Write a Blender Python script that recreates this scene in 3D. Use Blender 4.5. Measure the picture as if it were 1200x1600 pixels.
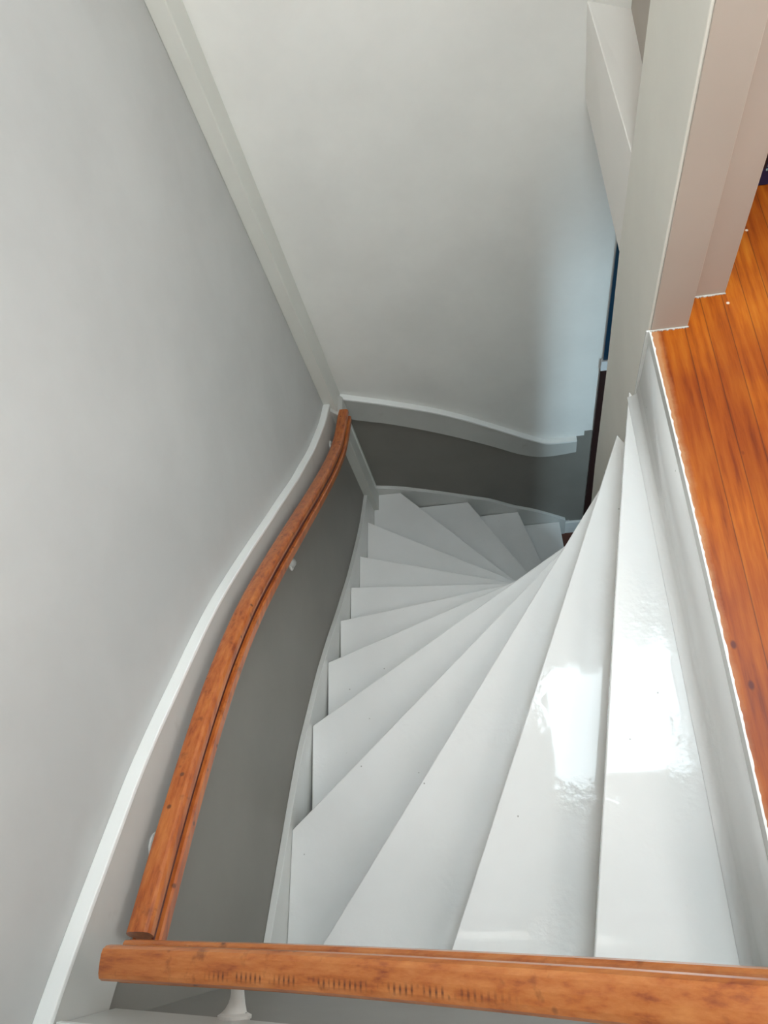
import bpy, bmesh, math, random
import numpy as np
from mathutils import Vector, Matrix

for o in list(bpy.data.objects):
    bpy.data.objects.remove(o, do_unlink=True)
C = bpy.context.scene.collection
S = bpy.context.scene

# ------------------------------------------------------------------ camera
F_PX, PITCH, ROLL, YAW = 1166.05, 1.06598836, -0.387827, -0.337264
fw = Vector((math.sin(YAW)*math.cos(PITCH), math.cos(YAW)*math.cos(PITCH), -math.sin(PITCH)))
rt = fw.cross(Vector((0, 0, 1))).normalized()
up = rt.cross(fw)
c_, s_ = math.cos(ROLL), math.sin(ROLL)
rt, up = rt*c_+up*s_, up*c_-rt*s_
cam = bpy.data.cameras.new('camera')
cam.sensor_fit = 'VERTICAL'
cam.sensor_height = 36.0
cam.sensor_width = 27.0
cam.lens = F_PX/1600.0*36.0
cam.clip_start = 0.02
camo = bpy.data.objects.new('camera', cam)
C.objects.link(camo)
M = Matrix((rt, up, -fw)).transposed().to_4x4()
M.translation = Vector((0, 0, 4.545))
camo.matrix_world = M
S.camera = camo

# ------------------------------------------------------------------ look
S.view_settings.view_transform = 'Standard'
S.view_settings.look = 'None'
S.view_settings.gamma = 1.0
S.view_settings.use_curve_mapping = False
S.view_settings.exposure = 0.21
world = bpy.data.worlds.new('sky')
S.world = world
world.use_nodes = True
bg = world.node_tree.nodes['Background']
bg.inputs[0].default_value = (0.75, 0.87, 1.0, 1)
bg.inputs[1].default_value = 1.0

SKY_FILL_E = 3.8
NEAR_FILL_E = 3.9
LANDING_FILL_E = 2.0
HALL_E = 4.0


def area(name, loc, aim, sx, sy, power, col):
    l = bpy.data.lights.new(name, 'AREA')
    l.shape = 'RECTANGLE'
    l.size, l.size_y = sx, sy
    l.energy = power
    l.color = col
    o = bpy.data.objects.new(name, l)
    o.location = loc
    o.rotation_euler = (Vector(aim)-Vector(loc)).to_track_quat('-Z', 'Y').to_euler()
    C.objects.link(o)
    return o


# added fill from the landing side; daylight through the front door pane below
area('landing_window_daylight', (1.96, 0.15, 4.3), (-0.8, 0.6, 3.0), 1.2, 1.3, 3.0, (1.0, 0.955, 0.91))
area('hall_window_daylight', (1.2, 0.36, 1.55), (0.42, 2.1, 1.55), 0.4, 1.1, 10.0, (0.62, 0.86, 1.0))

# ------------------------------------------------------------------ constants
XW, YW = -0.775, 2.115        # plaster planes left and far
XS, YS, YN = -0.75, 2.09, -0.175   # faces of the strings
YNW = -0.20                   # near plaster plane
ZU, ZC = 2.945, 5.445         # upper floor and ceiling
XP, YP = 0.404, 1.294         # partition beside the stair


def tz(n):
    return 2.850-0.19*n


# ------------------------------------------------------------------ materials
def new_mat(name):
    m = bpy.data.materials.new(name)
    m.use_nodes = True
    nt = m.node_tree
    return m, nt, nt.nodes['Principled BSDF']


def N(nt, t, **kw):
    n = nt.nodes.new(t)
    for k, v in kw.items():
        if k.startswith('i_'):
            n.inputs[k[2:].replace('_', ' ')].default_value = v
        else:
            setattr(n, k, v)
    return n


def ramp(nt, src, stops):
    r = nt.nodes.new('ShaderNodeValToRGB')
    e = r.color_ramp.elements
    while len(e) < len(stops):
        e.new(0.5)
    for i, (p, c) in enumerate(stops):
        e[i].position = p
        e[i].color = (c[0], c[1], c[2], 1) if not isinstance(c, (int, float)) else (c, c, c, 1)
    nt.links.new(src, r.inputs[0])
    return r


def mixc(nt, fac, a, b):
    m = nt.nodes.new('ShaderNodeMix')
    m.data_type = 'RGBA'
    for s, v in ((m.inputs[0], fac), (m.inputs[6], a), (m.inputs[7], b)):
        if hasattr(v, 'is_output'):
            nt.links.new(v, s)
        elif isinstance(v, (int, float)):
            s.default_value = v
        else:
            s.default_value = (v[0], v[1], v[2], 1)
    return m.outputs[2]


def coords(nt, scale=(1, 1, 1), rot=(0, 0, 0)):
    tc = nt.nodes.new('ShaderNodeTexCoord')
    mp = nt.nodes.new('ShaderNodeMapping')
    mp.inputs['Scale'].default_value = scale
    mp.inputs['Rotation'].default_value = rot
    nt.links.new(tc.outputs['Object'], mp.inputs[0])
    return mp.outputs[0]


def noise(nt, vec, scale, detail=4, rough=0.5):
    n = nt.nodes.new('ShaderNodeTexNoise')
    n.inputs['Scale'].default_value = scale
    n.inputs['Detail'].default_value = detail
    n.inputs['Roughness'].default_value = rough
    nt.links.new(vec, n.inputs['Vector'])
    return n.outputs['Fac']


def bump(nt, bs, h, strength, dist=0.002):
    b = nt.nodes.new('ShaderNodeBump')
    b.inputs['Strength'].default_value = strength
    b.inputs['Distance'].default_value = dist
    nt.links.new(h, b.inputs['Height'])
    nt.links.new(b.outputs[0], bs.inputs['Normal'])
    return b


def painted(name, col, rough, var=0.04, bstr=0.15, bscale=9, specks=0.0, bdist=0.002, spec=0.5, stain=None):
    m, nt, bs = new_mat(name)
    v = coords(nt)
    n1 = noise(nt, v, 2.3, 5, 0.6)
    lo = tuple(c*(1-var) for c in col)
    hi = tuple(min(1, c*(1+var)) for c in col)
    out = ramp(nt, n1, [(0.35, lo), (0.65, hi)]).outputs[0]
    if stain:
        n3 = noise(nt, v, 5.0, 6, 0.65)
        msk = ramp(nt, n3, [(0.6, 0.0), (0.75, 0.5)]).outputs[0]
        out = mixc(nt, msk, out, stain)
    if specks:
        vo = nt.nodes.new('ShaderNodeTexVoronoi')
        vo.inputs['Scale'].default_value = 16
        nt.links.new(v, vo.inputs['Vector'])
        n2 = noise(nt, v, 7, 2)
        ad = N(nt, 'ShaderNodeMath', operation='ADD')
        nt.links.new(vo.outputs['Distance'], ad.inputs[0])
        nt.links.new(ramp(nt, n2, [(0.52, 0.5), (0.66, 0.0)]).outputs[0], ad.inputs[1])
        msk = ramp(nt, ad.outputs[0], [(0.025, specks), (0.05, 0.0)]).outputs[0]
        out = mixc(nt, msk, out, (0.16, 0.15, 0.13))
    nt.links.new(out, bs.inputs['Base Color'])
    bs.inputs['Roughness'].default_value = rough
    bs.inputs['Specular IOR Level'].default_value = spec
    bump(nt, bs, noise(nt, v, bscale, 6, 0.6), bstr, bdist)
    return m


def gloss_paint(name):
    m, nt, bs = new_mat(name)
    v = coords(nt)
    n1 = noise(nt, v, 3, 4, 0.6)
    out = ramp(nt, n1, [(0.3, (0.84, 0.835, 0.815)), (0.7, (0.885, 0.88, 0.865))]).outputs[0]
    vo = nt.nodes.new('ShaderNodeTexVoronoi')
    vo.inputs['Scale'].default_value = 17
    nt.links.new(v, vo.inputs['Vector'])
    ad = N(nt, 'ShaderNodeMath', operation='ADD')
    nt.links.new(vo.outputs['Distance'], ad.inputs[0])
    nt.links.new(ramp(nt, noise(nt, v, 9, 2), [(0.42, 0.5), (0.52, 0.0)]).outputs[0], ad.inputs[1])
    msk = ramp(nt, ad.outputs[0], [(0.02, 0.75), (0.05, 0.0)]).outputs[0]
    out = mixc(nt, msk, out, (0.22, 0.2, 0.17))
    nt.links.new(out, bs.inputs['Base Color'])
    bs.inputs['Roughness'].default_value = 0.04
    bs.inputs['IOR'].default_value = 1.31
    # brush marks stronger in patches
    n2 = noise(nt, v, 60, 2, 0.5)
    n3 = noise(nt, v, 5, 3)
    mu = N(nt, 'ShaderNodeMath', operation='MULTIPLY')
    nt.links.new(n2, mu.inputs[0])
    nt.links.new(ramp(nt, n3, [(0.50, 0.03), (0.60, 1.7)]).outputs[0], mu.inputs[1])
    ad2 = N(nt, 'ShaderNodeMath', operation='ADD')
    nt.links.new(mu.outputs[0], ad2.inputs[0])
    n4 = N(nt, 'ShaderNodeMath', operation='MULTIPLY')
    n4.inputs[1].default_value = 0.7
    nt.links.new(noise(nt, v, 5, 1), n4.inputs[0])
    nt.links.new(n4.outputs[0], ad2.inputs[1])
    bump(nt, bs, ad2.outputs[0], 0.35, 0.0016)
    return m


def wood_mat(name, scale, base, dark, light, dents=False):
    m, nt, bs = new_mat(name)
    v = coords(nt, scale)
    v1 = coords(nt)
    g = noise(nt, v, 1.0, 8, 0.62)
    out = ramp(nt, g, [(0.27, dark), (0.45, base), (0.72, light)]).outputs[0]
    g2 = noise(nt, v1, 26, 4, 0.6)
    msk = ramp(nt, g2, [(0.60, 0.0), (0.72, 0.55)]).outputs[0]
    out = mixc(nt, msk, out, tuple(c*0.4 for c in dark))
    vo = nt.nodes.new('ShaderNodeTexVoronoi')
    vo.inputs['Scale'].default_value = 20
    nt.links.new(v1, vo.inputs['Vector'])
    msk = ramp(nt, vo.outputs['Distance'], [(0.06, 0.8), (0.12, 0.0)]).outputs[0]
    out = mixc(nt, msk, out, (0.07, 0.02, 0.008))
    if dents:
        # row of small bruises along the crown of the rail
        sp = N(nt, 'ShaderNodeSeparateXYZ')
        nt.links.new(v1, sp.inputs[0])
        w = nt.nodes.new('ShaderNodeMath'); w.operation = 'SINE'
        k = N(nt, 'ShaderNodeMath', operation='MULTIPLY'); k.inputs[1].default_value = 820
        nt.links.new(sp.outputs['X'], k.inputs[0]); nt.links.new(k.outputs[0], w.inputs[0])
        a = ramp(nt, w.outputs[0], [(0.1, 0.0), (0.6, 1.0)]).outputs[0]
        d = N(nt, 'ShaderNodeMath', operation='ADD'); d.inputs[1].default_value = 0.009
        nt.links.new(sp.outputs['Y'], d.inputs[0])
        ab = N(nt, 'ShaderNodeMath', operation='ABSOLUTE'); nt.links.new(d.outputs[0], ab.inputs[0])
        b = ramp(nt, ab.outputs[0], [(0.0025, 1.0), (0.0055, 0.0)]).outputs[0]
        gx = nt.nodes.new('ShaderNodeMapRange')
        gx.inputs['From Min'].default_value = 0.04; gx.inputs['From Max'].default_value = 0.74
        nt.links.new(sp.outputs['X'], gx.inputs[0])
        c = ramp(nt, gx.outputs[0], [(0.2, 0.0), (0.26, 1.0), (0.75, 1.0), (0.86, 0.0)]).outputs[0]
        e = ramp(nt, noise(nt, v1, 30, 3), [(0.40, 0.0), (0.50, 0.95)]).outputs[0]
        cur = a
        for x in (b, c, e):
            mm = N(nt, 'ShaderNodeMath', operation='MULTIPLY')
            nt.links.new(cur, mm.inputs[0]); nt.links.new(x, mm.inputs[1])
            cur = mm.outputs[0]
        out = mixc(nt, cur, out, (0.12, 0.03, 0.01))
    nt.links.new(out, bs.inputs['Base Color'])
    bs.inputs['Roughness'].default_value = 0.32
    bs.inputs['Coat Weight'].default_value = 0.4
    bs.inputs['Coat Roughness'].default_value = 0.18
    bump(nt, bs, g, 0.25, 0.001)
    return m


def floor_mat(name):
    m, nt, bs = new_mat(name)
    v1 = coords(nt)
    v = coords(nt, (70, 5, 5))
    sp = N(nt, 'ShaderNodeSeparateXYZ')
    nt.links.new(v1, sp.inputs[0])
    # board index, boards run along Y; pitch 55 mm
    sh = N(nt, 'ShaderNodeMath', operation='SUBTRACT'); sh.inputs[1].default_value = 0.4925
    nt.links.new(sp.outputs['X'], sh.inputs[0])
    dv = N(nt, 'ShaderNodeMath', operation='DIVIDE'); dv.inputs[1].default_value = 0.0535
    nt.links.new(sh.outputs[0], dv.inputs[0])
    fl = N(nt, 'ShaderNodeMath', operation='FLOOR'); nt.links.new(dv.outputs[0], fl.inputs[0])
    fr = N(nt, 'ShaderNodeMath', operation='FRACT'); nt.links.new(dv.outputs[0], fr.inputs[0])
    wn = nt.nodes.new('ShaderNodeTexWhiteNoise'); wn.noise_dimensions = '1D'
    nt.links.new(fl.outputs[0], wn.inputs['W'])
    g = noise(nt, v, 1.0, 8, 0.6)
    out = ramp(nt, g, [(0.25, (0.22, 0.038, 0.002)), (0.48, (0.42, 0.100, 0.003)), (0.75, (0.55, 0.175, 0.012))]).outputs[0]
    tint = ramp(nt, wn.outputs['Value'], [(0.0, (0.82, 0.74, 0.7)), (1.0, (1.0, 1.0, 1.0))]).outputs[0]
    mm = nt.nodes.new('ShaderNodeMix'); mm.data_type = 'RGBA'; mm.blend_type = 'MULTIPLY'
    mm.inputs[0].default_value = 1.0
    nt.links.new(out, mm.inputs[6]); nt.links.new(tint, mm.inputs[7])
    out = mm.outputs[2]
    wv = ramp(nt, noise(nt, v1, 3, 3), [(0.38, (0.72, 0.55, 0.5)), (0.62, (1.15, 1.2, 1.2))]).outputs[0]
    mm = nt.nodes.new('ShaderNodeMix'); mm.data_type = 'RGBA'; mm.blend_type = 'MULTIPLY'
    mm.inputs[0].default_value = 0.8
    nt.links.new(out, mm.inputs[6]); nt.links.new(wv, mm.inputs[7])
    out = mm.outputs[2]
    # joints
    jt = ramp(nt, fr.outputs[0], [(0.0, 0.85), (0.035, 0.0), (0.97, 0.0), (1.0, 0.85)]).outputs[0]
    js = N(nt, 'ShaderNodeMath', operation='GREATER_THAN'); js.inputs[1].default_value = 0.47
    nt.links.new(sp.outputs['X'], js.inputs[0])
    jm = N(nt, 'ShaderNodeMath', operation='MULTIPLY')
    nt.links.new(jt, jm.inputs[0]); nt.links.new(js.outputs[0], jm.inputs[1])
    out = mixc(nt, jm.outputs[0], out, (0.07, 0.016, 0.004))
    # knots and scratches
    vk = coords(nt, (1, 0.6, 1))
    vo = nt.nodes.new('ShaderNodeTexVoronoi'); vo.inputs['Scale'].default_value = 12
    nt.links.new(vk, vo.inputs['Vector'])
    kn = ramp(nt, vo.outputs['Distance'], [(0.045, 0.9), (0.085, 0.0)]).outputs[0]
    out = mixc(nt, kn, out, (0.09, 0.012, 0.006))
    # white paint drops
    vp = nt.nodes.new('ShaderNodeTexVoronoi'); vp.inputs['Scale'].default_value = 13
    nt.links.new(v1, vp.inputs['Vector'])
    pn = N(nt, 'ShaderNodeMath', operation='ADD')
    nt.links.new(vp.outputs['Distance'], pn.inputs[0])
    nt.links.new(ramp(nt, noise(nt, v1, 5, 1), [(0.38, 0.3), (0.5, 0.0)]).outputs[0], pn.inputs[1])
    pm = ramp(nt, pn.outputs[0], [(0.045, 0.85), (0.07, 0.0)]).outputs[0]
    out = mixc(nt, pm, out, (0.75, 0.68, 0.58))
    # scuffed, paint smeared band next to the stair opening
    ns = N(nt, 'ShaderNodeMath', operation='MULTIPLY'); ns.inputs[1].default_value = 0.022
    nt.links.new(noise(nt, v1, 22, 4, 0.7), ns.inputs[0])
    eg = N(nt, 'ShaderNodeMath', operation='SUBTRACT')
    nt.links.new(sp.outputs['X'], eg.inputs[0]); nt.links.new(ns.outputs[0], eg.inputs[1])
    mr = nt.nodes.new('ShaderNodeMapRange')
    mr.inputs['From Min'].default_value = 0.39; mr.inputs['From Max'].default_value = 0.44
    nt.links.new(eg.outputs[0], mr.inputs[0])
    em = ramp(nt, mr.outputs[0], [(0.40, 0.75), (0.48, 0.35), (0.7, 0.0)]).outputs[0]
    out = mixc(nt, em, out, (0.48, 0.25, 0.12))
    # paint smear against the foot of the post
    nt.links.new(out, bs.inputs['Base Color'])
    bs.inputs['Roughness'].default_value = 0.42
    bs.inputs['Specular IOR Level'].default_value = 0.25
    bs.inputs['Coat Weight'].default_value = 0.1
    bs.inputs['Coat Roughness'].default_value = 0.2
    bump(nt, bs, g, 0.12, 0.001)
    return m


def emit_mat(name, col, strength):
    m, nt, bs = new_mat(name)
    bs.inputs['Base Color'].default_value = (0.8, 0.9, 1, 1)
    bs.inputs['Roughness'].default_value = 0.1
    bs.inputs['Emission Color'].default_value = (*col, 1)
    bs.inputs['Emission Strength'].default_value = strength
    return m


MT = {
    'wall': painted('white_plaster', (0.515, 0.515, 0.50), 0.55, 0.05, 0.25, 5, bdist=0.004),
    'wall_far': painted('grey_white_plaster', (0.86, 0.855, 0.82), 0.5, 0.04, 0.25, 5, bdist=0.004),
    'dado': painted('dark_grey_wall_paint', (0.24, 0.225, 0.20), 0.5, 0.06, 0.2, 8, bdist=0.002),
    'pipe': painted('pale_beige_grey_trim_paint', (0.70, 0.70, 0.65), 0.4, 0.03, 0.15, 7),
    'board': painted('pale_grey_trim_paint', (0.56, 0.56, 0.53), 0.35, 0.05, 0.15, 7, stain=(0.33, 0.29, 0.25)),
    'cap': painted('white_cap_paint', (0.87, 0.88, 0.86), 0.4, 0.02, 0.1, 12),
    'string': painted('white_string_paint', (0.74, 0.74, 0.71), 0.22, 0.04, 0.15, 9),
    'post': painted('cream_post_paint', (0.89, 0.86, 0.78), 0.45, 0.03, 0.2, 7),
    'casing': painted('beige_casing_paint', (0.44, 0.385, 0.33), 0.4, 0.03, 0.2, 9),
    'bulk': painted('white_bulkhead_paint', (0.92, 0.89, 0.84), 0.4, 0.02, 0.15, 9),
    'ceil': painted('white_ceiling_paint', (0.88, 0.88, 0.86), 0.7, 0.02, 0.1, 9),
    'tread': gloss_paint('white_gloss_paint'),
    'rail': wood_mat('varnished_handrail_wood', (80, 3, 45), (0.42, 0.10, 0.016), (0.18, 0.028, 0.006), (0.56, 0.18, 0.04)),
    'railx': wood_mat('varnished_front_rail_wood', (3, 80, 45), (0.46, 0.13, 0.024), (0.24, 0.045, 0.009), (0.60, 0.22, 0.06), True),
    'groove': painted('dark_red_stain_in_rail_groove', (0.085, 0.008, 0.004), 0.35, 0.2, 0.1, 9),
    'floor': floor_mat('orange_varnished_boards'),
    'metal': painted('white_painted_metal', (0.74, 0.74, 0.71), 0.3, 0.03, 0.2, 20),
    'door': painted('dark_brown_door_paint', (0.022, 0.007, 0.006), 0.35, 0.1, 0.1, 9),
    'rail_white': painted('white_door_rail_paint', (0.7, 0.72, 0.74), 0.35, 0.02, 0.1, 9),
    'lowfloor': painted('dark_red_brown_floor', (0.10, 0.025, 0.012), 0.35, 0.15, 0.1, 9),
    'navy': painted('navy_cardboard', (0.008, 0.010, 0.055), 0.5, 0.1, 0.1, 9),
    'black': painted('black_cardboard', (0.012, 0.006, 0.005), 0.5, 0.1, 0.1, 9),
    'print': painted('pale_blue_print', (0.25, 0.36, 0.38), 0.5, 0.3, 0.0, 40),
    'screw': painted('grey_screw_metal', (0.3, 0.3, 0.29), 0.4, 0.1, 0.1, 9),
}
MT['sky_pane'] = emit_mat('skylight_daylight', (0.80, 0.935, 1.0), 15.5)
MT['sky_pane_side'] = emit_mat('side_skylight_daylight', (1.0, 0.97, 0.92), SKY_FILL_E)
MT['near_pane'] = emit_mat('near_window_daylight', (1.0, 0.965, 0.90), NEAR_FILL_E)
MT['win_pane'] = emit_mat('window_daylight', (1.0, 0.97, 0.93), LANDING_FILL_E)
MT['hall_pane'] = emit_mat('front_door_daylight', (0.62, 0.86, 1.0), HALL_E)
m, nt, bs = new_mat('dark_blue_glass')
bs.inputs['Base Color'].default_value = (0.010, 0.04, 0.075, 1)
bs.inputs['Roughness'].default_value = 0.08
MT['blue_glass'] = m


# ------------------------------------------------------------------ helpers
def obj(name, bm, mat, parent=None, smooth=False, bev=0.0, seg=2):
    me = bpy.data.meshes.new(name)
    bmesh.ops.recalc_face_normals(bm, faces=bm.faces)
    bm.to_mesh(me)
    bm.free()
    if smooth:
        for p in me.polygons:
            p.use_smooth = True
    o = bpy.data.objects.new(name, me)
    me.materials.append(MT[mat])
    C.objects.link(o)
    if parent:
        o.parent = parent
    if bev:
        b = o.modifiers.new('bevel', 'BEVEL')
        b.width = bev
        b.segments = seg
        b.limit_method = 'ANGLE'
        b.angle_limit = math.radians(35)
    return o


def struct(name, bm, mat, label=None, **kw):
    o = obj(name, bm, mat, **kw)
    o['kind'] = 'structure'
    if label:
        o['label'] = label
        o['category'] = name.split('_')[0]
    return o


def thing(name, label, cat, loc=(0, 0, 0), group=None):
    o = bpy.data.objects.new(name, None)
    o.empty_display_size = 0.05
    o.location = loc
    C.objects.link(o)
    o['label'] = label
    o['category'] = cat
    if group:
        o['group'] = group
    return o


def box(bm, x0, x1, y0, y1, z0, z1):
    vs = [bm.verts.new(p) for p in ((x0, y0, z0), (x1, y0, z0), (x1, y1, z0), (x0, y1, z0),
                                    (x0, y0, z1), (x1, y0, z1), (x1, y1, z1), (x0, y1, z1))]
    for f in ((3, 2, 1, 0), (4, 5, 6, 7), (0, 1, 5, 4), (1, 2, 6, 5), (2, 3, 7, 6), (3, 0, 4, 7)):
        bm.faces.new([vs[i] for i in f])
    return bm


def bx(*a):
    return box(bmesh.new(), *a)


def prism(poly, fn0, fn1):
    """poly: 2D points; fn0/fn1 map a 2D point to the two end caps."""
    bm = bmesh.new()
    a = [bm.verts.new(fn0(p)) for p in poly]
    b = [bm.verts.new(fn1(p)) for p in poly]
    n = len(poly)
    bm.faces.new(a)
    bm.faces.new(list(reversed(b)))
    for i in range(n):
        bm.faces.new((a[i], a[(i+1) % n], b[(i+1) % n], b[i]))
    return bm


def slab(poly, z0, z1):
    return prism(poly, lambda p: (p[0], p[1], z0), lambda p: (p[0], p[1], z1))


def strip_x(us, lo, hi, x0, x1):
    """ribbon on a wall whose plane is x = const; us are y positions."""
    poly = [(u, h) for u, h in zip(us, hi)]+[(u, l) for u, l in reversed(list(zip(us, lo)))]
    bm = bmesh.new()
    n = len(us)
    g = {}
    for i in range(n):
        for k, (x, z) in enumerate(((x0, lo[i]), (x1, lo[i]), (x1, hi[i]), (x0, hi[i]))):
            g[i, k] = bm.verts.new((x, us[i], z))
    for i in range(n-1):
        for k in range(4):
            bm.faces.new((g[i, k], g[i, (k+1) % 4], g[i+1, (k+1) % 4], g[i+1, k]))
    bm.faces.new([g[0, k] for k in range(4)])
    bm.faces.new([g[n-1, k] for k in range(4)][::-1])
    return bm


def strip_y(us, lo, hi, y0, y1):
    bm = strip_x(us, lo, hi, y0, y1)
    for v in bm.verts:
        v.co = Vector((v.co.y, v.co.x, v.co.z))
    return bm


def curve(pts, xs, deg=None):
    """smooth monotone interpolation (pchip) of (x, z) points."""
    p = np.array(sorted(pts))
    x, y = p[:, 0], p[:, 1]
    h = np.diff(x)
    d = np.diff(y)/h
    m = np.zeros(len(x))
    m[0], m[-1] = d[0], d[-1]
    for i in range(1, len(x)-1):
        m[i] = (d[i-1]*h[i]+d[i]*h[i-1])/(h[i]+h[i-1])
    out = []
    for q in xs:
        i = int(np.clip(np.searchsorted(x, q)-1, 0, len(h)-1))
        t = (q-x[i])/h[i]
        if t < 0:
            out.append(float(y[0]+m[0]*(q-x[0])))
            continue
        if t > 1:
            out.append(float(y[-1]+m[-1]*(q-x[-1])))
            continue
        out.append(float((2*t**3-3*t**2+1)*y[i]+(t**3-2*t**2+t)*h[i]*m[i]
                         + (-2*t**3+3*t**2)*y[i+1]+(t**3-t**2)*h[i]*m[i+1]))
    return out


def smoothed(pts, xs, w):
    """local quadratic smoothing of measured points."""
    p = np.array(pts)
    out = []
    for q in xs:
        k = np.exp(-((p[:, 0]-q)/w)**2)+1e-5
        A = np.vander(p[:, 0]-q, 3)
        W = np.sqrt(k)[:, None]
        s = np.linalg.lstsq(A*W, p[:, 1]*W[:, 0], rcond=None)[0]
        out.append(float(s[2]))
    return out


def lin(a, b, n):
    return [a+(b-a)*i/(n-1) for i in range(n)]


def sweep(path, prof, side, dark=()):
    """sweep a closed profile (u towards the stairwell, v up) along a path of points."""
    bm = bmesh.new()
    rings = []
    P = [Vector(p) for p in path]
    side = Vector(side)
    for i, p in enumerate(P):
        t = (P[min(i+1, len(P)-1)]-P[max(i-1, 0)]).normalized()
        s = (side-t*side.dot(t)).normalized()
        u = t.cross(s)
        if u.z < 0:
            u = -u
        rings.append([bm.verts.new(p+s*a+u*b) for a, b in prof])
    n = len(prof)
    for i in range(len(rings)-1):
        for k in range(n):
            f = bm.faces.new((rings[i][k], rings[i][(k+1) % n], rings[i+1][(k+1) % n], rings[i+1][k]))
            f.material_index = 1 if k in dark else 0
    bm.faces.new(rings[0])
    bm.faces.new(rings[-1][::-1])
    return bm


def tube(bm, path, radii, n=14):
    rings = []
    P = [Vector(p) for p in path]
    ref = Vector((0.13, 0.2, 0.97))
    for i, p in enumerate(P):
        t = (P[min(i+1, len(P)-1)]-P[max(i-1, 0)]).normalized()
        s = t.cross(ref)
        if s.length < 0.1:
            s = t.cross(Vector((1, 0, 0)))
        s.normalize()
        u = t.cross(s)
        r = radii[i]
        rings.append([bm.verts.new(p+s*math.cos(2*math.pi*k/n)*r+u*math.sin(2*math.pi*k/n)*r) for k in range(n)])
    for i in range(len(rings)-1):
        for k in range(n):
            bm.faces.new((rings[i][k], rings[i][(k+1) % n], rings[i+1][(k+1) % n], rings[i+1][k]))
    bm.faces.new(rings[0])
    bm.faces.new(rings[-1][::-1])
    return bm


# ------------------------------------------------------------------ room shell
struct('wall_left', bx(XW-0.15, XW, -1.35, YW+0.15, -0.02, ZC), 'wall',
       'tall white plaster wall along the left of the stairwell')
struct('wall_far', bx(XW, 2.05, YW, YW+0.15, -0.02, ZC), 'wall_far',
       'tall grey white plaster wall across the far end of the stairwell')
struct('wall_near', bx(XW, 0.42, YNW-0.15, YNW, -0.02, ZC), 'wall',
       'white plaster wall behind the front handrail')
struct('wall_right', bx(2.0, 2.15, -1.35, YP, ZU, ZC), 'wall')
struct('wall_back', bx(XW, 2.15, -1.5, -1.35, ZU, ZC), 'wall')
struct('wall_inner', bx(0.435, 0.46, YNW, YP-0.02, 0, 2.72), 'wall')
# ceiling with skylight opening
SKY = [(0.17, 0.97, 0.62, 1.42, 0.32), (1.16, 1.90, -1.00, 1.05, 0.06)]  # second opening is unseen, added to brighten the stairs from above
cx = sorted({XW-0.15, 2.15, *[v for k in SKY for v in k[:2]]})
cy = sorted({-1.5, YW+0.15, *[v for k in SKY for v in k[2:4]]})
cb = bmesh.new()
for i in range(len(cx)-1):
    for j in range(len(cy)-1):
        mx, my = (cx[i]+cx[i+1])/2, (cy[j]+cy[j+1])/2
        if not any(k[0] < mx < k[1] and k[2] < my < k[3] for k in SKY):
            box(cb, cx[i], cx[i+1], cy[j], cy[j+1], ZC, ZC+0.12)
bmesh.ops.remove_doubles(cb, verts=cb.verts, dist=1e-5)
struct('ceiling', cb, 'ceil')
for k, (a0, a1, b0, b1, hh) in enumerate(SKY):
    wf = bmesh.new()
    box(wf, a0-0.05, a0, b0-0.05, b1+0.05, ZC-0.02, ZC+hh+0.04)
    box(wf, a1, a1+0.05, b0-0.05, b1+0.05, ZC-0.02, ZC+hh+0.04)
    box(wf, a0, a1, b0-0.05, b0, ZC-0.02, ZC+hh+0.04)
    box(wf, a0, a1, b1, b1+0.05, ZC-0.02, ZC+hh+0.04)
    w1 = struct('window_%d' % (k+1), wf, 'cap')
    obj('pane', bx(a0, a1, b0, b1, ZC+hh, ZC+hh+0.01), 'sky_pane' if k == 0 else 'sky_pane_side', w1)
# unseen window added behind the viewer to brighten far wall and well
wf = bmesh.new()
box(wf, -0.62, -0.57, YNW, YNW+0.03, 4.05, 5.30)
box(wf, 0.33, 0.38, YNW, YNW+0.03, 4.05, 5.30)
box(wf, -0.57, 0.33, YNW, YNW+0.03, 4.00, 4.05)
box(wf, -0.57, 0.33, YNW, YNW+0.03, 5.30, 5.35)
w3 = struct('window_3', wf, 'cap')
obj('pane', bx(-0.57, 0.33, YNW+0.004, YNW+0.012, 4.05, 5.30), 'near_pane', w3)
# unseen window added on the right wall as fill light
wf = bmesh.new()
box(wf, 1.965, 2.0, -0.55, -0.50, 3.65, 4.95)
box(wf, 1.965, 2.0, 0.75, 0.80, 3.65, 4.95)
box(wf, 1.965, 2.0, -0.50, 0.75, 3.60, 3.65)
box(wf, 1.965, 2.0, -0.50, 0.75, 4.95, 5.0)
w2 = struct('window_4', wf, 'cap')
obj('pane', bx(1.985, 1.995, -0.50, 0.75, 3.65, 4.95), 'win_pane', w2)

# upper floor boards (landing and the room beyond the doorway)
fb = bmesh.new()
EX = [(0.424, YNW-0.15), (0.4235, 0.10), (0.417, 0.80), (0.408, YP)]
poly = [(0.424, -1.35)]+EX+[(XP+0.002, YP), (XP+0.002, 1.742), (XP+0.12, 1.742), (XP+0.12, 2.085), (1.98, 2.085), (1.98, -1.35)]
struct('floor', slab(poly, ZU-0.028, ZU), 'floor', 'orange varnished pine floorboards of the upper landing')
struct('floor_landing', slab([(XW, -1.35), (0.424, -1.35), (0.424, YNW-0.15), (XW, YNW-0.15)], ZU-0.028, ZU), 'floor')
struct('floor_structure', slab([(0.46, -1.35), (2.0, -1.35), (2.0, 2.1), (0.55, 2.1), (0.55, YP), (0.46, YP)], ZU-0.22, ZU-0.029), 'ceil')
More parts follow.
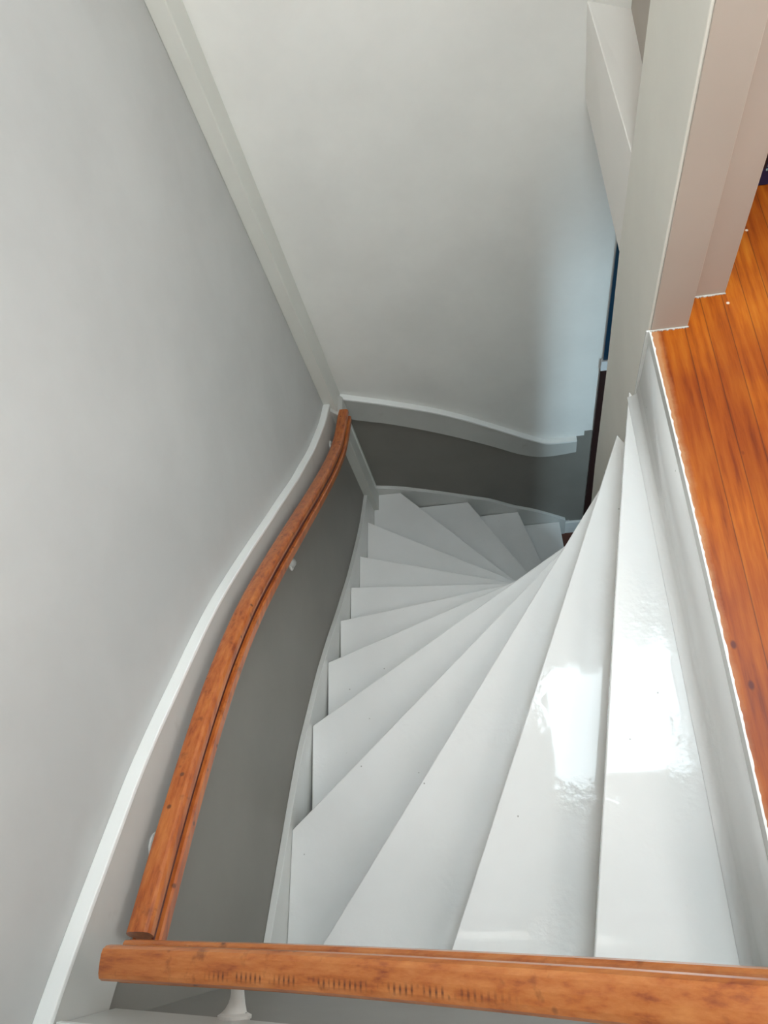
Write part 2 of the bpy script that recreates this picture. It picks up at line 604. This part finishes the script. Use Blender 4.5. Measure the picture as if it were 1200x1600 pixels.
# white painted edge of the floor and the top riser under it
random.seed(11)
lft = [(YNW, 0.4203), (0.10, 0.4203), (0.80, 0.4138), (YP-0.002, 0.4050)]
rgt = [(YNW, 0.4240), (0.10, 0.4240), (0.80, 0.4175), (YP-0.002, 0.4085)]
yy = lin(YNW, YP-0.002, 170)
pl = [(x, y) for x, y in zip(curve(lft, yy), yy)]+[(x+random.choice((0, 0, 0.0006, 0.0016))+0.0012*random.random(), y) for x, y in reversed(list(zip(curve(rgt, yy), yy)))]
struct('trim_1', slab(pl, ZU-0.03, ZU+0.0012), 'string', 'ragged white painted edge strip along the landing floorboards')


def bead(x0, x1, y, name, label):
    n = 40
    us = lin(x0, x1, n)
    p = [(u, y) for u in us]+[(u, y-0.0025-0.004*random.random()**2) for u in reversed(us)]
    struct(name, slab(p, ZU, ZU+0.003), 'board', label)


bead(XP+0.003, 0.502, YP-0.006, 'trim_18', 'ragged white paint line at the foot of the beige post')
bead(0.50, 0.610, 1.381, 'trim_19', 'ragged white paint line at the foot of the set back casing')
# lower hall
struct('floor_hall', bx(XW, 2.05, YNW, YW, -0.05, 0.0), 'lowfloor', 'dark red brown floor at the foot of the stairs')
struct('wall_hall_back', bx(0.46, 2.05, 0.15, 0.30, 0, ZU-0.23), 'wall')
struct('wall_hall_right', bx(2.0, 2.1, 0.30, YW, 0, ZU-0.23), 'wall')
struct('trim_20', bx(0.502, 1.99, 1.295, 1.40, 2.22, ZU-0.225), 'wall', 'white lintel across the lower hall')  # unseen beam added to cut the top of the hall light patch
d1 = struct('door_1', bx(0.80, 1.62, 0.301, 0.335, 0.0, 2.3), 'rail_white')
obj('door_pane', bx(0.90, 1.5, 0.336, 0.342, 0.95, 2.15), 'hall_pane', d1)

# partition beside the stair: post end, its face down to the hall
pb = bmesh.new()
lv = [(0.0, 1.645), (1.3, 1.656), (1.6, 1.676), (2.3, 1.682), (2.84, 1.712), (ZC, 1.712)]
rg = [[pb.verts.new(p) for p in ((XP, YP, z), (XP+0.096, YP, z), (XP+0.096, y, z), (XP, y, z))] for z, y in lv]
for a, b in zip(rg, rg[1:]):
    for k in range(4):
        pb.faces.new((a[k], a[(k+1) % 4], b[(k+1) % 4], b[k]))
pb.faces.new(rg[0]); pb.faces.new(rg[-1][::-1])
struct('wall_partition', pb, 'post', 'cream painted post and partition rising between stairwell and doorway', bev=0.004)
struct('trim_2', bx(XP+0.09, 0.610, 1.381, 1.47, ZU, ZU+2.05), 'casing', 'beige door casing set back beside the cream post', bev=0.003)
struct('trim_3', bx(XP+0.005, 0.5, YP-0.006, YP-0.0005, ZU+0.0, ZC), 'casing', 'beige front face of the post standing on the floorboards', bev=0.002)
struct('trim_4', bx(0.61, 1.5, 1.381, 1.47, ZU+2.05, ZC), 'wall')
struct('wall_doorway', bx(1.5, 2.0, 1.381, 1.47, ZU, ZC), 'wall')

# bulkhead over the foot of the stairs
A = (XP+0.001, 1.713, 2.803); B = (0.343, YW, 3.039); Cc = (0.334, YW, 3.318); D = (XP+0.001, 1.713, 3.147)
E_ = (0.49, 1.742, 3.13); Ff = (0.439, YW, 3.286)
G = (0.49, 1.713, 2.803); H = (0.60, YW, 2.95)
bm = bmesh.new()
front = [bm.verts.new(p) for p in (A, B, Cc, D)]
back = [bm.verts.new(p) for p in (G, H, (0.60, YW, 3.22), (0.49, 1.713, 3.11))]
bm.faces.new(front); bm.faces.new(back[::-1])
for i in range(4):
    bm.faces.new((front[i], front[(i+1) % 4], back[(i+1) % 4], back[i]))
struct('trim_5', bm, 'bulk', 'pale sloping bulkhead over the foot of the stairs beside the far wall', bev=0.003)
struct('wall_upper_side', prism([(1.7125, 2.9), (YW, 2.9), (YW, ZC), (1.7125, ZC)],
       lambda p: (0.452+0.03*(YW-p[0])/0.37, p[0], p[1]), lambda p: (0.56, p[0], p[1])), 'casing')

# ------------------------------------------------------------------ dado, boards, casings
capL = [(-0.171, 3.305), (-0.109, 3.281), (-0.026, 3.243), (0.105, 3.179), (0.193, 3.143), (0.284, 3.090), (0.398, 3.018),
        (0.546, 2.924), (0.610, 2.884), (0.680, 2.832), (0.836, 2.705), (1.069, 2.503), (1.146, 2.437), (1.370, 2.242), (1.615, 2.048),
        (1.680, 2.004), (1.841, 1.902), (1.888, 1.875), (1.994, 1.836)]
ys = lin(-0.2, 1.99, 60)
topL = smoothed(capL, ys, 0.13)
struct('trim_6', strip_x(ys, [z-0.185 for z in topL], [z-0.012 for z in topL], XW, -0.748), 'board',
       'pale grey dado board sweeping down the left wall behind the handrail')
struct('trim_7', strip_x(ys, [z-0.012 for z in topL], topL, XW, -0.745), 'cap',
       'white cap strip curving down along the left wall', bev=0.002)
capF = [(-0.722, 1.738), (-0.511, 1.645), (-0.234, 1.499), (-0.008, 1.333), (0.140, 1.217), (0.195, 1.178), (0.232, 1.154), (0.262, 1.146), (0.30, 1.144), (0.399, 1.146)]
xs = lin(-0.725, 0.397, 50)
topF = curve(capF, xs)
lowF = curve([(-0.725, 1.567), (-0.705, 1.556), (-0.540, 1.484), (-0.254, 1.321), (-0.048, 1.178), (0.128, 1.048), (0.199, 1.016), (0.25, 1.01), (0.293, 1.012), (0.396, 1.029)], xs)
struct('trim_8', strip_y(xs, lowF, [z-0.012 for z in topF], YW, 2.088), 'board',
       'pale grey dado board sloping across the far wall')
struct('trim_9', strip_y(xs, [z-0.012 for z in topF], topF, YW, 2.085), 'cap',
       'white cap strip sloping across the far wall', bev=0.002)
# near wall board
railF = [(-0.664, 3.300), (-0.52, 3.345), (-0.391, 3.388), (-0.25, 3.450), (-0.113, 3.524), (0.0, 3.592), (0.086, 3.649), (0.182, 3.726), (0.30, 3.82), (0.42, 3.92)]
xn = lin(-0.745, 0.40, 40)
lowN = [3.105+0.36*(x+0.745)+0.28*(max(0, x+0.5))**2 for x in xn]
struct('trim_10', strip_y(xn, lowN, [z+0.17 for z in lowN], YNW, -0.173), 'board',
       'pale grey dado board on the near wall below the front handrail')
struct('trim_11', strip_y(xn, [z+0.17 for z in lowN], [z+0.183 for z in lowN], YNW, -0.17), 'cap')
# dark grey dado paint
strL = [(-0.128, 2.250), (0.012, 2.192), (0.178, 2.122), (0.294, 2.074), (0.436, 2.010), (0.610, 1.900), (0.765, 1.800), (0.926, 1.675),
        (1.130, 1.503), (1.356, 1.325), (1.580, 1.173), (1.748, 1.066), (1.921, 0.984), (1.991, 0.955)]
sL = smoothed(strL, ys, 0.12)
struct('trim_12', strip_x(ys, [z-0.05 for z in sL], [z-0.10 for z in topL], XW, XW+0.003), 'dado',
       'dark grey painted dado on the left wall between board and stairs')
strF = [(-0.724, 0.838), (-0.62, 0.812), (-0.455, 0.741), (-0.324, 0.676), (-0.214, 0.618), (-0.049, 0.524), (0.032, 0.452), (0.162, 0.370), (0.345, 0.222), (0.367, 0.20)]
xf = lin(-0.725, 0.367, 40)
sF = smoothed(strF, xf, 0.1)
lx = [-0.725+i*1.121/40 for i in range(41)]
hiD = [z+0.03 for z in curve([(-0.725, 1.567), (-0.705, 1.556), (-0.540, 1.484), (-0.254, 1.321), (-0.048, 1.178), (0.128, 1.048), (0.199, 1.016), (0.25, 1.01), (0.293, 1.012), (0.396, 1.029)], lx)]
loD = [z-0.05 for z in smoothed(strF, [min(x, 0.36) for x in lx], 0.1)]
bm = strip_y(lx, loD, hiD, YW-0.003, YW)
box(bm, 0.3955, 0.436, YW-0.003, YW, 0.0, 1.145)
box(bm, 0.436, 0.476, YW-0.003, YW, 0.0, 1.188)
struct('trim_13', bm, 'dado', 'dark grey painted dado on the far wall between board and stairs')
ndl = [2.1+0.5*(x+0.745) for x in xn]
xn[0] = -0.7715
struct('trim_14', strip_y(xn, ndl, [z+0.03 for z in lowN], YNW, YNW+0.003), 'dado',
       'dark grey painted dado on the near wall under the front handrail')
struct('baseboard_far', bx(0.366, 0.476, YW-0.02, YW-0.003, 0, 0.15), 'cap', 'short white skirting at the foot of the stairs', bev=0.002)
# boxed pipe casing in the corner
bm = bmesh.new()
box(bm, XW, -0.722, 1.99, YW, 0.74, ZC)
struct('trim_15', bm, 'pipe', 'pale grey boxed pipe casing running up the far left corner', bev=0.003)
struct('trim_16', bx(-0.7225, -0.7165, 2.078, 2.088, 0.86, 1.575), 'cap', 'thin white bead beside the corner casing', bev=0.0015)
bm = slab([(XW, 1.972), (-0.706, 1.972), (-0.706, 2.086), (XW, 2.086)], 0, 1)
for v in bm.verts:
    t = (v.co.x-XW)/0.07
    v.co.z = (1.842-0.095*t) if v.co.z > 0.5 else (1.645-0.085*t)
struct('trim_17', bm, 'board', 'pale grey board piece wrapping the corner casing', bev=0.003)

# dark front door at the foot of the stairs
d2 = struct('door_2', bx(0.478, 1.38, YW-0.012, YW-0.001, 0.0, 1.705), 'door', 'dark brown door in the hall below right of the far wall', bev=0.002)
obj('door_transom_rail', bx(0.478, 1.38, YW-0.02, YW-0.001, 1.706, 1.772), 'rail_white', d2)
obj('door_transom_glass', bx(0.486, 1.38, YW-0.012, YW-0.001, 1.773, 2.60), 'blue_glass', d2)

# ------------------------------------------------------------------ the staircase
stair = thing('winder_staircase', 'white gloss painted winding wooden staircase seen from above', 'staircase', (0, 0, 0))
NL = {  # nosing: outer end on the wall, inner end at the newel
    1: [(0.0905, YN), (0.176, 0.26), (0.248, 0.631), (0.292, 0.852), (0.352, 1.144), (0.387, 1.308)],
    2: [(-0.245, YN), (0.366, 1.281)],
    3: [(-0.630, YN), (0.335, 1.225)],
    4: [(XS, 0.183), (0.20, 1.083), (0.31, 1.195)],
    5: [(XS, 0.542), (0.155, 1.132), (0.30, 1.225)],
    6: [(XS, 0.826), (0.10, 1.148), (0.30, 1.225)],
    7: [(XS, 1.064), (0.30, 1.225)],
    8: [(XS, 1.292), (0.28, 1.242)],
    9: [(XS, 1.536), (0.27, 1.258)],
    10: [(XS, 1.822), (0.05, 1.396), (0.26, 1.284)],
    11: [(-0.594, YS), (0.08, 1.430), (0.26, 1.312)],
    12: [(-0.216, YS), (0.12, 1.563), (0.275, 1.340)],
    13: [(0.075, YS), (0.32, 1.306)],
    14: [(0.329, YS), (0.36, 1.40)],
}


def off(poly, d):
    """offset a nosing line by d towards the higher side (clockwise from outer to inner)."""
    out = []
    for i, p in enumerate(poly):
        a = Vector(poly[max(i-1, 0)])
        b = Vector(poly[min(i+1, len(poly)-1)])
        t = (b-a).normalized()
        nrm = Vector((t.y, -t.x))
        out.append((p[0]+nrm.x*d, p[1]+nrm.y*d))
    return out


def clip_room(p):
    return (min(max(p[0], XS), 0.43), min(max(p[1], YN), YS))


random.seed(4)
for n in range(1, 15):
    zt = tz(n)
    front = NL[n]
    if n == 1:
        back = [(0.432, YN), (0.432, 1.286)]
        poly = list(front)+[(0.397, 1.287), (0.432, 1.2865)]+[(0.432, YN)]
    else:
        back = [clip_room(p) for p in off(NL[n-1], 0.016)]
        poly = list(front)
        if n == 2:
            poly += [(0.384, 1.246)]
            back = back[:-1]+[(0.384, 1.20)]
        poly += list(reversed(back))
        # corner fill where the two nosings end on different walls
        o0, o1 = back[0], front[0]
        if n == 4:
            poly += [(XS, YN)]
        if n == 11:
            poly += [(XS, YS)]
    # remove duplicate consecutive points
    cl = []
    for p in poly:
        if not cl or (Vector(p)-Vector(cl[-1])).length > 1e-4:
            cl.append(p)
    obj('tread', slab(cl, zt-0.032, zt), 'tread', stair, bev=0.0035, seg=3)
    # riser under this nosing
    lo = tz(n+1) if n < 14 else 0.0
    f0 = off(front, 0.010)
    f1 = off(front, 0.024)
    f0 = [clip_room(p) for p in f0]
    f1 = [clip_room(p) for p in f1]
    rp = f0+f1[::-1]
    obj('riser', slab(rp, lo+0.0005, zt-0.0325), 'tread', stair)
# top riser below the landing floor
bm = bmesh.new()
rg = []
for y, dx in ((YN, 0.0), (0.2, -0.001), (0.80, -0.007), (1.286, -0.011)):
    pr = [(0.434, tz(1)+0.0005), (0.434, ZU-0.03), (0.4195+dx, ZU-0.03), (0.416+dx, tz(1)+0.06)]
    for i in range(8):
        t = i/7*math.pi/2
        pr.append((0.414+dx-0.024*(1-math.cos(t)), tz(1)+0.025-0.024*math.sin(t)))
    pr.append((0.389+dx, tz(1)+0.0005))
    rg.append([bm.verts.new((x, y, z)) for x, z in pr])
for a, b in zip(rg, rg[1:]):
    for k in range(len(a)):
        bm.faces.new((a[k], a[(k+1) % len(a)], b[(k+1) % len(a)], b[k]))
bm.faces.new(rg[0]); bm.faces.new(rg[-1][::-1])
o = obj('riser', bm, 'tread', stair)
for p in o.data.polygons:
    p.use_smooth = abs(p.normal.y) < 0.5
# end piece against the post
obj('string_end', bx(XP-0.006, 0.432, 1.2875, 1.2935, 2.60, ZU-0.0005), 'string', stair, bev=0.002)
# strings
yss = lin(YN, 1.989, 60)
sL2 = smoothed(strL, yss, 0.12)
st = obj('outer_string', strip_x(yss, [z-0.34 for z in sL2], sL2, XW+0.0035, XS-0.0005), 'string', stair, bev=0.002)
st = obj('outer_string', strip_y(xf, [max(0.0, z-0.3) for z in sF], sF, YW-0.0035, YS+0.0005), 'string', stair, bev=0.002)
xq = lin(XS, 0.43, 20)
obj('outer_string', strip_y(xq, [2.26+0.52*(x-XS)-0.36 for x in xq], [2.26+0.52*(x-XS) for x in xq], YNW+0.0035, YN-0.0005), 'string', stair, bev=0.002)
obj('newel_post', bx(0.345, XP-0.002, 1.235, 1.285, 0.0, tz(3)-0.035), 'string', stair, bev=0.004)

# ------------------------------------------------------------------ handrails
HALF = [(0.0, 0.0365), (0.0130, 0.0358), (0.0195, 0.0335), (0.0232, 0.0275), (0.0242, 0.0190), (0.0232, 0.0120), (0.0200, 0.0090),
        (0.0165, 0.0080), (0.0155, 0.0060), (0.0155, -0.0040), (0.0175, -0.0055), (0.0245, -0.0065), (0.0285, -0.0100), (0.0288, -0.0290), (0.0255, -0.0340), (0.0200, -0.0358)]
PROF = HALF+[(-x, y) for x, y in reversed(HALF) if x > 0]
DARK = {7, 8, 9, len(PROF)-8, len(PROF)-9, len(PROF)-10}  # groove faces take the darker red
PL = [(-0.07, 3.120), (0.10, 3.054), (0.25, 2.990), (0.50, 2.860), (0.68, 2.738), (0.83, 2.614), (1.10, 2.373), (1.39, 2.112),
      (1.60, 1.936), (1.74, 1.835), (1.89, 1.763), (2.0, 1.727)]
yr = lin(-0.068, 1.995, 70)
zr = curve(PL, yr)
hr = thing('wall_handrail', 'long curved brown wooden handrail descending along the left wall', 'handrail', (-0.70, -0.068, 3.12))


def rel(bm, o):
    for v in bm.verts:
        v.co -= o.location
    return bm


def bracket(parent, wall_pt, rail_pt, axis, out_first=False, k=1.0):
    """white cast bracket: round wall plate, curved arm, saddle under the rail."""
    w = Vector(wall_pt)
    r = Vector(rail_pt)
    ax = Vector(axis)
    bm = bmesh.new()
    tube(bm, [w, w+ax*0.004, w+ax*0.007], [0.027, 0.027, 0.021], 24)
    b = obj('bracket', rel(bm, parent), 'metal', parent, smooth=False)
    bm = bmesh.new()
    p1 = w+ax*0.006
    horiz = (r-w).dot(ax)
    pts, rad = [], []
    for i in range(15):
        t = i/14
        # quarter-ellipse arm: leaves the wall, bends up to the rail
        q = w+ax*(horiz*(1-math.cos(t*math.pi/2)))+Vector((0, 0, 1))*((r.z-w.z)*math.sin(t*math.pi/2))
        if out_first:
            q = w+ax*(horiz*math.sin(t*math.pi/2))+Vector((0, 0, 1))*((r.z-w.z)*(1-math.cos(t*math.pi/2)))
        q += (Vector((r.x, r.y, 0))-Vector((w.x, w.y, 0))-ax*horiz)*t
        pts.append(q)
        rad.append((0.0075+0.013*math.exp(-t*9)+0.004*math.exp(-(1-t)*12))*k)
    tube(bm, pts, rad, 14)
    a = obj('bracket_arm', rel(bm, parent), 'metal', b, smooth=True)
    for dz in (-0.017, 0.017):
        side = Vector((0, 1, 0)) if abs(ax.x) > 0.5 else Vector((1, 0, 0))
        c = w+side*dz+ax*0.0045
        bm = tube(bmesh.new(), [c, c+ax*0.0035], [0.0035, 0.003], 10)
        obj('screw', rel(bm, parent), 'screw', b)
    return b


obj('rail', rel(sweep([(-0.70, y, z) for y, z in zip(yr, zr)], PROF, (1, 0, 0), DARK), hr), 'rail', hr, smooth=False).data.materials.append(MT['groove'])


def railz(y):
    return curve(PL, [y])[0]-0.036


for (wy, wz, ry) in ((0.089, 3.025, 0.11), (1.058, 2.185, 1.0), (1.80, 1.775, 1.82)):
    onboard = wz > curve(list(zip(ys, topL)), [wy])[0]-0.185
    bracket(hr, (-0.748 if onboard else XW+0.003, wy, wz), (-0.70, ry, railz(ry)), (1, 0, 0))
hf = thing('front_handrail', 'straight brown wooden handrail crossing the bottom foreground', 'handrail', (-0.664, -0.09, 3.30))
xr = lin(-0.655, 0.42, 50)
zf = curve(railF, xr)
obj('rail', rel(sweep([(x, -0.09, z-0.010) for x, z in zip(xr, zf)], PROF, (0, 1, 0), DARK), hf), 'railx', hf).data.materials.append(MT['groove'])


def fz(x):
    return curve(railF, [x])[0]-0.034


bracket(hf, (-0.495, -0.173, 3.19), (-0.47, -0.09, fz(-0.47)), (0, 1, 0), True, 1.25)
bracket(hf, (0.22, -0.197, 3.56), (0.235, -0.09, fz(0.235)), (0, 1, 0), True, 1.25)

# ------------------------------------------------------------------ box in the room beyond the doorway
bxo = thing('navy_box', 'dark navy box with pale print standing on the floorboards beyond the doorway', 'box', (0.764, 1.745, ZU))
bm = bx(0.0, 0.32, 0.0, 0.26, 0.001, 0.36)
obj('carton', bm, 'navy', bxo, bev=0.003)
obj('edge_band', bx(-0.002, 0.010, -0.002, 0.0, 0.06, 0.36), 'black', bxo)
bm = bmesh.new()
for i, (a, b) in enumerate(((0.0, 0.005), (0.012, 0.022), (0.027, 0.040), (0.045, 0.060))):
    box(bm, 0.013+0.001*(i % 2), 0.12-0.02*(i % 3), -0.0035, -0.0005, 0.052+a, 0.052+b)
obj('printed_label', bm, 'print', bxo)
